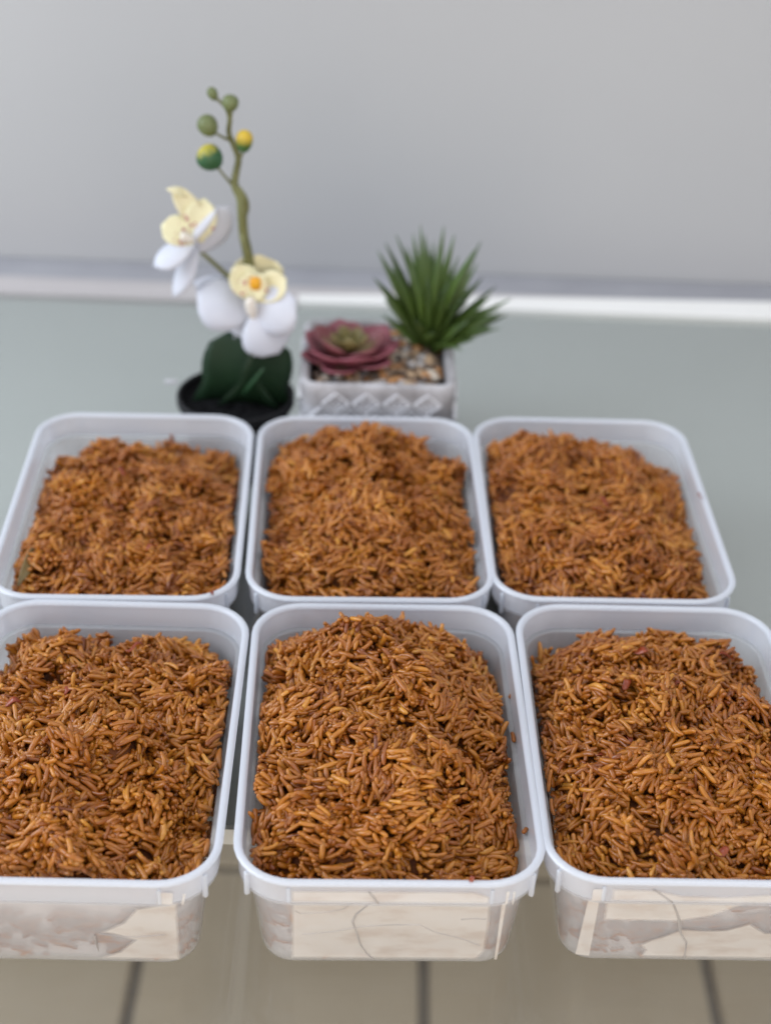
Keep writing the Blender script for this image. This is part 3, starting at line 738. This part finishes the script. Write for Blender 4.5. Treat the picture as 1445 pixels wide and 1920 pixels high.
for v in bm.verts:
    if v.co.length < PR - 0.003: v.co.z += random.uniform(-0.0007, 0.0009) + 0.002 * math.exp(-(v.co.length / 0.014) ** 2)
me = bpy.data.meshes.new('soil'); bm.to_mesh(me); bm.free(); me.materials.append(M_SOIL)
o = link('soil', me, orchid); o.location = (0, 0, PZ - 0.006)
M_TAG = noisy('white_tag', (0.62, 0.62, 0.66), (0.70, 0.70, 0.74), 100, rough=0.5)
tp = O(322, 716, 0.004)
link('price_tag', box_me('price_tag', tp.x - 0.004, tp.x + 0.0035, tp.y - 0.0004, tp.y + 0.0004, tp.z - 0.0014, tp.z + 0.0014, M_TAG, 0.0003), orchid)

stem_px = [(466, 742, 0.002), (470, 640, 0.004), (471, 540, 0.004), (465, 480, 0.002), (457, 440, 0.0), (454, 400, -0.002), (452, 372, -0.001), (440, 347, 0.0), (443, 322, 0.001), (447, 296, 0.002), (437, 270, 0.002), (429, 248, 0.001), (431, 222, 0.0), (424, 203, -0.001), (412, 190, -0.001), (404, 182, -0.001)]
stem_r = [0.0030, 0.0030, 0.0029, 0.0029, 0.0027, 0.0027, 0.0027, 0.0022, 0.0019, 0.0018, 0.0016, 0.0014, 0.0013, 0.0011, 0.0008, 0.0006]
link('stem', tube('stem', [O(*p) for p in stem_px], stem_r, M_STEM), orchid)
# second strand of the wire twisted round the stem
tw = [(447, 350, -0.003), (459, 372, -0.003), (461, 392, -0.001), (453, 420, 0.002), (456, 450, -0.003), (464, 480, -0.002), (469, 520, 0.003)]
link('stem_strand', tube('stem_strand', [O(*p) for p in tw], [0.001, 0.0017, 0.0019, 0.0019, 0.0018, 0.0018, 0.0012], M_STEM), orchid)
def bud(px, py, rx, rz, rot, mat, stalk, dy):
    bm = bmesh.new(); bmesh.ops.create_icosphere(bm, subdivisions=3, radius=1.0)
    s = 1 / 3230.0
    for v in bm.verts:
        c = v.co.copy(); k = 1 - 0.16 * c.z                       # blunt tip, narrower foot
        groove = 1 - 0.05 * max(0, math.cos(3 * math.atan2(c.y, c.x))) ** 6
        v.co = Vector((c.x * rx * s * (1 + 0.12 * c.z) * groove, c.y * rx * s * 0.95 * (1 + 0.12 * c.z) * groove, c.z * rz * s))
    bmesh.ops.rotate(bm, verts=list(bm.verts), cent=(0, 0, 0), matrix=Matrix.Rotation(R(rot), 3, 'Y'))
    me = bpy.data.meshes.new('bud'); bm.to_mesh(me); bm.free(); me.materials.append(mat)
    me.polygons.foreach_set('use_smooth', [True] * len(me.polygons))
    b = link('bud', me, orchid); b.location = O(px, py, dy)
    pts = [O(*q) - b.location for q in stalk]
    link('stalk', tube('stalk', pts, [0.0007] * (len(pts) - 1) + [0.0009], M_STEM, 7), b)
bud(399, 176, 9, 12, -25, M_BUD_G, [(401, 178, -0.001), (404, 183, -0.001), (410, 189, -0.001)], -0.001)
bud(432, 194, 14.5, 15, 10, M_BUD_G, [(433, 204, -0.004), (434, 214, -0.002), (431, 226, 0.0)], -0.005)
bud(390, 236, 17.5, 19.5, -30, M_BUD_G, [(398, 246, -0.004), (410, 253, -0.002), (428, 262, 0.001)], -0.005)
bud(458, 265, 15, 20, 6, M_BUD_Y, [(457, 280, -0.003), (454, 290, 0.0), (448, 300, 0.002)], -0.004)
bud(394, 296, 23, 23, -52, M_BUD_YG, [(404, 308, -0.006), (418, 326, -0.003), (438, 350, 0.0)], -0.008)

TOCAM = (CAM - (pc + Vector((0, 0, 0.09)))).normalized()
def flower(parts, center, name='flower'):
    c = O(*center)
    f = bpy.data.objects.new(name, None); COL.objects.link(f); f.parent = orchid; f.location = c; f.empty_display_size = 0.005
    for (nm, b, t, wpx, mat, face, kw) in parts:
        fv = TOCAM + Vector(face)
        link(nm, petal(O(*b) - c, O(*t) - c, wpx / 3230.0, fv, mat, nm, **kw), f)
    return f
P_ = M_PETAL
front = flower([
  ('sepal', (470, 580, 0.002), (364, 528, 0.006), 62, P_, (-0.3, 0, 0.2), dict(cup=-0.10, arch=0.04, wide=0.6)),
  ('sepal', (468, 588, 0.001), (484, 674, -0.004), 108, P_, (0, -0.2, 0.1), dict(cup=-0.16, arch=0.10, wide=0.5, power=0.6)),
  ('petal', (476, 592, -0.002), (368, 550, -0.004), 104, P_, (-0.2, 0, 0.4), dict(cup=-0.18, arch=0.10, wide=0.58, power=0.6)),
  ('petal', (474, 600, -0.006), (556, 562, -0.010), 104, P_, (0.3, 0, 0.3), dict(cup=-0.14, arch=0.12, wide=0.58, power=0.62)),
  ('petal', (474, 586, -0.007), (522, 662, -0.010), 98, P_, (-0.1, 0, 0.5), dict(cup=-0.16, arch=0.10, wide=0.55, power=0.6)),
  ('lip_lobe', (480, 552, -0.002), (487, 478, 0.004), 92, M_LIPPLAIN, (0, 0, -0.3), dict(cup=0.20, arch=-0.10, wide=0.62, power=0.5)),
  ('lip_lobe', (486, 556, -0.006), (436, 502, -0.006), 58, M_LIP, (0.3, 0, 0), dict(cup=0.16, arch=-0.06, wide=0.55, power=0.55, neck=0.5)),
  ('lip_lobe', (474, 556, -0.006), (536, 522, -0.006), 58, M_LIPPLAIN, (-0.3, 0, 0.2), dict(cup=0.12, arch=-0.05, wide=0.6, power=0.55, neck=0.4)),
  ('lip_lobe', (480, 512, -0.005), (470, 566, -0.009), 56, M_LIP, (0, 0, 0.3), dict(cup=0.14, arch=-0.06, wide=0.45, power=0.55, neck=0.6)),
  ('column', (474, 596, -0.008), (468, 556, -0.013), 22, M_CREAM, (0, 0, 0.2), dict(cup=-0.5, arch=0.1, wide=0.6, power=0.5, thick=0.002)),
], (472, 588, -0.004))
def blob(px, py, dy, rx, rz, mat, parent, cen, name):
    bm = bmesh.new(); bmesh.ops.create_icosphere(bm, subdivisions=2, radius=1.0)
    for v in bm.verts:
        k = 1 + 0.18 * math.sin(v.co.x * 5 + px) * math.cos(v.co.z * 4)
        v.co = Vector((v.co.x * rx / 3230 * k, v.co.y * rx / 3230 * 0.6, v.co.z * rz / 3230 * k))
    me = bpy.data.meshes.new(name); bm.to_mesh(me); bm.free(); me.materials.append(mat); me.polygons.foreach_set('use_smooth', [True] * len(me.polygons))
    b = link(name, me, parent); b.location = O(px, py, dy) - O(*cen)
blob(479, 532, -0.0105, 11, 14, M_CALLUS, front, (472, 588, -0.004), 'callus')
side = flower([
  ('sepal', (352, 474, 0.002), (432, 386, 0.006), 70, P_, (0.5, 0.1, -0.1), dict(cup=-0.10, arch=0.08, wide=0.55, power=0.65)),
  ('petal', (332, 482, -0.004), (408, 392, -0.002), 22, P_, (-0.3, 0, 0.6), dict(cup=-0.25, arch=0.06, wide=0.55, power=0.6)),
  ('petal', (370, 450, -0.004), (289, 500, -0.008), 50, P_, (-0.4, 0, 0.5), dict(cup=-0.15, arch=0.06, wide=0.62, power=0.7)),
  ('sepal', (372, 462, -0.001), (327, 558, -0.004), 42, P_, (-0.6, 0, 0.2), dict(cup=-0.15, arch=0.05, wide=0.5, power=0.8)),
  ('lip_lobe', (366, 452, -0.004), (384, 372, -0.001), 58, M_LIP, (0.1, 0, 0.1), dict(cup=0.10, arch=0.05, wide=0.55, power=0.55, neck=0.5)),
  ('lip_lobe', (372, 412, -0.002), (326, 350, -0.002), 40, M_LIPPLAIN, (-0.2, 0, 0.2), dict(cup=0.18, arch=0.05, wide=0.35, power=0.5, neck=0.8)),
  ('lip_tendril', (350, 366, -0.002), (312, 354, -0.005), 14, M_LIPPLAIN, (0, 0, 0.5), dict(cup=0.1, arch=0.10, wide=0.3, power=0.6, neck=0.8)),
  ('lip_lobe', (366, 448, -0.006), (303, 422, -0.010), 54, M_LIP, (-0.2, 0, 0.3), dict(cup=0.12, arch=0.04, wide=0.62, power=0.5, neck=0.4)),
  ('column', (362, 452, -0.008), (338, 440, -0.013), 18, M_CREAM, (0, 0, 0.3), dict(cup=-0.4, arch=0.1, wide=0.6, power=0.5, thick=0.0018)),
], (362, 455, -0.002))
link('stalk', tube('stalk', [O(*p) - side.location for p in [(372, 468, 0.003), (388, 482, 0.004), (405, 497, 0.005), (424, 514, 0.005), (448, 530, 0.005), (468, 545, 0.004)]], [0.0012, 0.0013, 0.0014, 0.0015, 0.0016, 0.0016], M_STEM), side)
# leaves
def leaf(b, t, wpx, mat, face, **kw):
    return link('leaf', petal(O(*b), O(*t), wpx / 3230.0, TOCAM + Vector(face), mat, 'leaf', **kw), orchid)
leaf((446, 756, -0.002), (430, 622, -0.004), 112, M_LEAF, (-0.3, 0, 0), cup=0.07, arch=0.10, wide=0.45, power=0.35, neck=1.6)
leaf((474, 758, -0.007), (516, 636, -0.008), 98, M_LEAF, (0.4, 0, 0), cup=0.07, arch=0.08, wide=0.5, power=0.35, neck=1.5)
leaf((408, 752, 0.006), (402, 642, 0.010), 44, M_LEAF2, (-0.5, 0, 0), cup=0.20, arch=0.05, wide=0.6, power=0.4, neck=0.6)
leaf((452, 742, -0.013), (496, 688, -0.017), 7, M_LEAF2, (0, 0, 0), arch=0.05, wide=0.5, power=0.5, neck=0.8)  # thin paler strip painted as the highlight on a leaf edge

# ------------------------------------------------------------------ succulent planter
QZ = 0.066
fl, fr = atz(557, 722, QZ), atz(853, 729, QZ)
bk = atz(705, 600, QZ)
QW = (fr - fl).length; QD = bk.y - (fl.y + fr.y) / 2
qc = Vector(((fl.x + fr.x) / 2, (fl.y + fr.y) / 2 + QD / 2, 0.0004)); qa = math.atan2(fr.y - fl.y, fr.x - fl.x)
planter = tag(empty('succulent_planter', qc, qa), 'whitewashed square planter with red rosette and spiky green plant in pebbles', 'potted plant')
QM = planter.matrix_basis.inverted() if False else (Matrix.Translation(qc) @ Matrix.Rotation(qa, 4, 'Z')).inverted()
def Qz(px, py, z): return QM @ atz(px, py, z)
def Qa(px, py, Y): return QM @ at(px, py, Y)
def concrete():
    m, nt, out = newmat('whitewashed_concrete')
    tc = N(nt, 'ShaderNodeTexCoord'); n1 = N(nt, 'ShaderNodeTexNoise', i_Scale=70.0, i_Detail=6.0); n2 = N(nt, 'ShaderNodeTexNoise', i_Scale=600.0, i_Detail=4.0)
    for n in (n1, n2): nt.links.new(tc.outputs['Object'], n.inputs['Vector'])
    rp = ramp(nt, [(0.32, (0.30, 0.285, 0.29)), (0.5, (0.42, 0.41, 0.425)), (0.68, (0.54, 0.535, 0.56))]); nt.links.new(n1.outputs['Fac'], rp.inputs[0])
    b = N(nt, 'ShaderNodeBsdfPrincipled', i_Roughness=0.85); nt.links.new(rp.outputs[0], b.inputs['Base Color'])
    bp = N(nt, 'ShaderNodeBump', i_Strength=0.5, i_Distance=0.0008); nt.links.new(n2.outputs['Fac'], bp.inputs['Height']); nt.links.new(bp.outputs[0], b.inputs['Normal'])
    nt.links.new(b.outputs[0], out.inputs[0]); return m
M_CONC = concrete()
M_RELIEF = noisy('white_relief', (0.60, 0.595, 0.62), (0.76, 0.76, 0.79), 160, rough=0.85, bump=0.4, bscale=600)
dims = (QW, QD, 0.010)
prof = [(0.0035, 0), (0.0030, 0.0008), (0.0018, QZ * 0.35), (0.0003, QZ - 0.008), (0.0, QZ - 0.0055), (0.0, QZ - 0.0012), (0.0008, QZ - 0.0002), (0.0018, QZ), (0.0036, QZ), (0.0046, QZ - 0.0006), (0.0052, QZ - 0.002), (0.0060, QZ - 0.016)]
link('pot', loft('planter_pot', prof, M_CONC, closed=False, cap=((0, True), (len(prof) - 1, False)), dims=dims, sharp=50), planter)
# diamond relief on the four sides
def diamond(r, w, h):
    vs, fs = [], []
    for (q, z) in ((r, 0.0), (r - w * 0.25, h), (r - w * 0.75, h), (r - w, 0.0)):
        for k in range(4):
            a = k * math.pi / 2
            vs.append((q * math.cos(a), -z, q * 0.92 * math.sin(a)))
    for i in range(3):
        for k in range(4): fs.append((i * 4 + k, i * 4 + (k + 1) % 4, (i + 1) * 4 + (k + 1) % 4, (i + 1) * 4 + k))
    return vs, fs
vs, fs = diamond(0.0084, 0.0026, 0.0019); v2, f2 = diamond(0.0042, 0.0020, 0.0014)
fs = fs + [tuple(i + len(vs) for i in f) for f in f2]; vs = vs + v2
me_d = mesh('diamond_relief', vs, fs, M_RELIEF, smooth=False)
bmx = bmesh.new(); bmx.from_mesh(me_d); bmesh.ops.recalc_face_normals(bmx, faces=list(bmx.faces)); bmx.to_mesh(me_d); bmx.free()
PT = 0.0172
for side_, (ln, dep) in enumerate(((QW, QD), (QD, QW), (QW, QD), (QD, QW))):
    for row in range(6):
        zc = QZ - 0.0118 - row * 0.0096
        if zc < 0.0085: continue
        shift = 0 if row % 2 == 0 else 0.5
        nmax = 4
        for c in range(-nmax - 1, nmax + 1):
            xx = (c + shift) * PT - 0.0065
            if abs(xx) > ln / 2 - 0.0092: continue
            ins = 0.0018 - 0.0015 * (zc / (QZ - 0.008)) + 0.0004
            if side_ in (1, 2, 3) and zc < 0.03: continue
            link('diamond_relief', me_d, planter, Matrix.Rotation(side_ * math.pi / 2, 4, 'Z') @ Matrix.Translation((xx, -dep / 2 + ins, zc)))
# pebbles
PCOL = [((0.30, 0.20, 0.12), (0.42, 0.30, 0.19)), ((0.42, 0.36, 0.29), (0.55, 0.48, 0.40)), ((0.10, 0.07, 0.055), (0.17, 0.12, 0.09)), ((0.36, 0.16, 0.055), (0.45, 0.24, 0.10)), ((0.30, 0.285, 0.28), (0.44, 0.42, 0.41)), ((0.22, 0.15, 0.10), (0.30, 0.21, 0.14))]
PMAT = [noisy('pebble_stone', tuple(1.2 * q for q in a), tuple(1.25 * q for q in b), 250, rough=0.6, bump=0.3, bscale=700) for a, b in PCOL]
PME = []
for i in range(18):
    bm = bmesh.new(); bmesh.ops.create_icosphere(bm, subdivisions=2 if i % 3 == 0 else 1, radius=1.0)
    sx, sy, sz = random.uniform(0.8, 1.3), random.uniform(0.7, 1.0), random.uniform(0.55, 0.8); ph = random.uniform(0, 6)
    for v in bm.verts:
        k = 1 + 0.16 * math.sin(v.co.x * 3 + ph) * math.cos(v.co.y * 2.6 - ph) + random.uniform(-0.05, 0.05)
        v.co = Vector((v.co.x * sx, v.co.y * sy, v.co.z * sz)) * k * 0.0030
    me = bpy.data.meshes.new('pebble'); bm.to_mesh(me); bm.free(); me.materials.append(PMAT[i % 6]); me.polygons.foreach_set('use_smooth', [True] * len(me.polygons)); PME.append(me)
M_PB = noisy('dark_planter_soil', (0.02, 0.015, 0.012), (0.05, 0.035, 0.028), 200, rough=0.9)
link('soil', box_me('soil', -QW / 2 + 0.0055, QW / 2 - 0.0055, -QD / 2 + 0.0055, QD / 2 - 0.0055, QZ - 0.018, QZ - 0.0085, M_PB), planter)
cnt = 0; used = []
tries = 0
while cnt < 290 and tries < 6000:
    tries += 1
    x, y = random.uniform(-1, 1) * (QW / 2 - 0.009), random.uniform(-1, 1) * (QD / 2 - 0.009)
    lay = 0 if cnt < 190 else 1
    if any((x - a) ** 2 + (y - b) ** 2 < 0.0033 ** 2 and l == lay for a, b, l in used): continue
    used.append((x, y, lay)); cnt += 1
    sc = random.uniform(0.75, 1.25)
    m4 = Matrix.Translation((x, y, QZ - 0.0075 + lay * 0.0028 + random.uniform(-0.0008, 0.0008))) @ Matrix.Rotation(random.uniform(0, 6.28), 4, 'Z') @ Matrix.Rotation(random.uniform(-0.6, 0.6), 4, 'X') @ Matrix.Scale(sc, 4)
    link('pebble', random.choice(PME), planter, m4)
# rosette
def ros_mat(name, core, edge, p0, p1):
    m, nt, out = newmat(name)
    al = N(nt, 'ShaderNodeAttribute', attribute_name='along'); ac = N(nt, 'ShaderNodeAttribute', attribute_name='across')
    ad = N(nt, 'ShaderNodeMath', operation='MULTIPLY_ADD'); ad.inputs[1].default_value = 0.45; nt.links.new(ac.outputs['Fac'], ad.inputs[0]); nt.links.new(al.outputs['Fac'], ad.inputs[2])
    tc = N(nt, 'ShaderNodeTexCoord'); ns = N(nt, 'ShaderNodeTexNoise', i_Scale=120.0); nt.links.new(tc.outputs['Object'], ns.inputs['Vector'])
    a2 = N(nt, 'ShaderNodeMath', operation='MULTIPLY_ADD'); a2.inputs[1].default_value = 0.3; nt.links.new(ns.outputs['Fac'], a2.inputs[0]); nt.links.new(ad.outputs[0], a2.inputs[2])
    rp = ramp(nt, [(p0, core), (p1, edge)]); nt.links.new(a2.outputs[0], rp.inputs[0])
    b = N(nt, 'ShaderNodeBsdfPrincipled', i_Roughness=0.42); nt.links.new(rp.outputs[0], b.inputs['Base Color']); nt.links.new(b.outputs[0], out.inputs[0]); return m
M_ROS = ros_mat('burgundy_succulent', (0.33, 0.17, 0.12), (0.27, 0.075, 0.100), 0.30, 0.90)
M_ROS_IN = ros_mat('olive_succulent', (0.29, 0.22, 0.10), (0.24, 0.075, 0.085), 0.60, 1.15)
M_ROS_C = ros_mat('olive_succulent_heart', (0.30, 0.28, 0.10), (0.22, 0.18, 0.07), 0.7, 1.3)
rc = Qz(655, 672, QZ - 0.002)
ros = bpy.data.objects.new('rosette', None); COL.objects.link(ros); ros.parent = planter; ros.location = rc; ros.empty_display_size = 0.005
def ring(n, r0, r1, z0, z1, w, mat, ph, arch, cup, sx=1.0):
    for k in range(n):
        a = ph + 2 * math.pi * k / n + random.uniform(-0.12, 0.12); s = random.uniform(0.92, 1.08)
        d = Vector((math.cos(a) * sx, math.sin(a), 0))
        b = d * r0 + Vector((0, 0, z0)); t = d * r1 * s + Vector((0, 0, z1 * random.uniform(0.9, 1.1)))
        link('leaf', petal(b, t, w * s, Vector((-d.x * 0.7, -d.y * 0.7, 1)), mat, 'leaf', cup=cup, arch=arch, wide=0.58, power=0.72, neck=0.3, thick=0.0013), ros)
ring(6, 0.003, 0.0315, 0.0005, 0.0075, 0.0200, M_ROS, 0.25, -0.10, 0.14)
ring(6, 0.003, 0.0268, 0.003, 0.0135, 0.0215, M_ROS, 0.78, -0.14, 0.16)
ring(5, 0.002, 0.0195, 0.004, 0.0165, 0.0175, M_ROS_IN, 0.2, -0.14, 0.18)
ring(5, 0.001, 0.0105, 0.007, 0.0175, 0.0100, M_ROS_C, 0.9, -0.14, 0.2)
ring(3, 0.0005, 0.0045, 0.008, 0.0165, 0.0060, M_ROS_C, 0.3, -0.12, 0.2)
# spiky plant
def blade_mat(name, a, b_, tipc):
    m, nt, out = newmat(name)
    al = N(nt, 'ShaderNodeAttribute', attribute_name='along'); oi = N(nt, 'ShaderNodeObjectInfo')
    rp = ramp(nt, [(0.0, a), (0.55, b_), (1.0, tipc)]); nt.links.new(al.outputs['Fac'], rp.inputs[0])
    hs = N(nt, 'ShaderNodeHueSaturation'); mr = N(nt, 'ShaderNodeMapRange'); mr.inputs[3].default_value = 0.65; mr.inputs[4].default_value = 1.35
    nt.links.new(oi.outputs['Random'], mr.inputs[0]); nt.links.new(mr.outputs[0], hs.inputs['Value']); nt.links.new(rp.outputs[0], hs.inputs['Color'])
    b = N(nt, 'ShaderNodeBsdfPrincipled', i_Roughness=0.42); nt.links.new(hs.outputs[0], b.inputs['Base Color']); nt.links.new(b.outputs[0], out.inputs[0]); return m
M_BLADE = blade_mat('grassy_green_blade', (0.045, 0.080, 0.016), (0.080, 0.135, 0.026), (0.060, 0.10, 0.040))
gc = Qz(800, 648, QZ - 0.004)
spk = bpy.data.objects.new('spiky_plant', None); COL.objects.link(spk); spk.parent = planter; spk.location = gc; spk.empty_display_size = 0.005
GYW = (planter.location + Vector((0, gc.y, 0))).y
tips = [(708, 470, .012), (700, 520, .0), (722, 455, -.004), (742, 440, .01), (762, 462, .0), (788, 420, .006), (796, 440, -.01), (832, 422, .004), (826, 470, -.012), (852, 438, .012), (860, 480, -.006), (902, 452, .004), (888, 470, -.012), (896, 492, .01), (930, 536, .004), (920, 556, -.008), (958, 560, .006), (940, 586, -.006), (952, 590, .01), (920, 612, -.012), (928, 618, .0), (890, 636, -.016), (716, 590, -.004), (735, 500, -.014), (770, 500, -.018), (800, 520, -.02), (840, 530, -.02), (868, 556, -.018), (720, 560, .01), (880, 600, -.02), (812, 452, .016), (774, 436, .016), (870, 500, .016), (905, 520, .016)]
for (px, py, dy) in tips:
    t = Qa(px, py, GYW + dy) - gc
    d = t.normalized(); b = Vector((d.x * 0.0035, d.y * 0.0035 + dy * 0.15, random.uniform(-0.002, 0.002)))
    fv = Vector((-d.x, -d.y * 0.3 - 0.8, 0.8)) + Vector((random.uniform(-.5, .5), 0, random.uniform(-.2, .2)))
    link('blade', petal(b, t, random.uniform(0.0060, 0.0082), fv, M_BLADE, 'blade', arch=random.uniform(0.0, 0.06), wide=0.30, power=0.95, neck=0.5, nv=3, nu=8, thick=0.0005, fold=0.35), spk)
for k in range(24):
    a = random.uniform(0, 2 * math.pi); el = R(random.uniform(20, 86)); L = random.uniform(0.030, 0.052)
    d = Vector((math.cos(a) * math.cos(el) + 0.18, math.sin(a) * math.cos(el), math.sin(el))).normalized()
    if d.x < -0.5: continue
    fv = Vector((-d.x, -d.y, 0.9))
    link('blade', petal(d * 0.003, d * L, random.uniform(0.0052, 0.0072), fv, M_BLADE, 'blade', arch=random.uniform(0.0, 0.06), wide=0.30, power=0.95, neck=0.5, nv=3, nu=8, thick=0.0005, fold=0.35), spk)
bpy.context.view_layer.update()
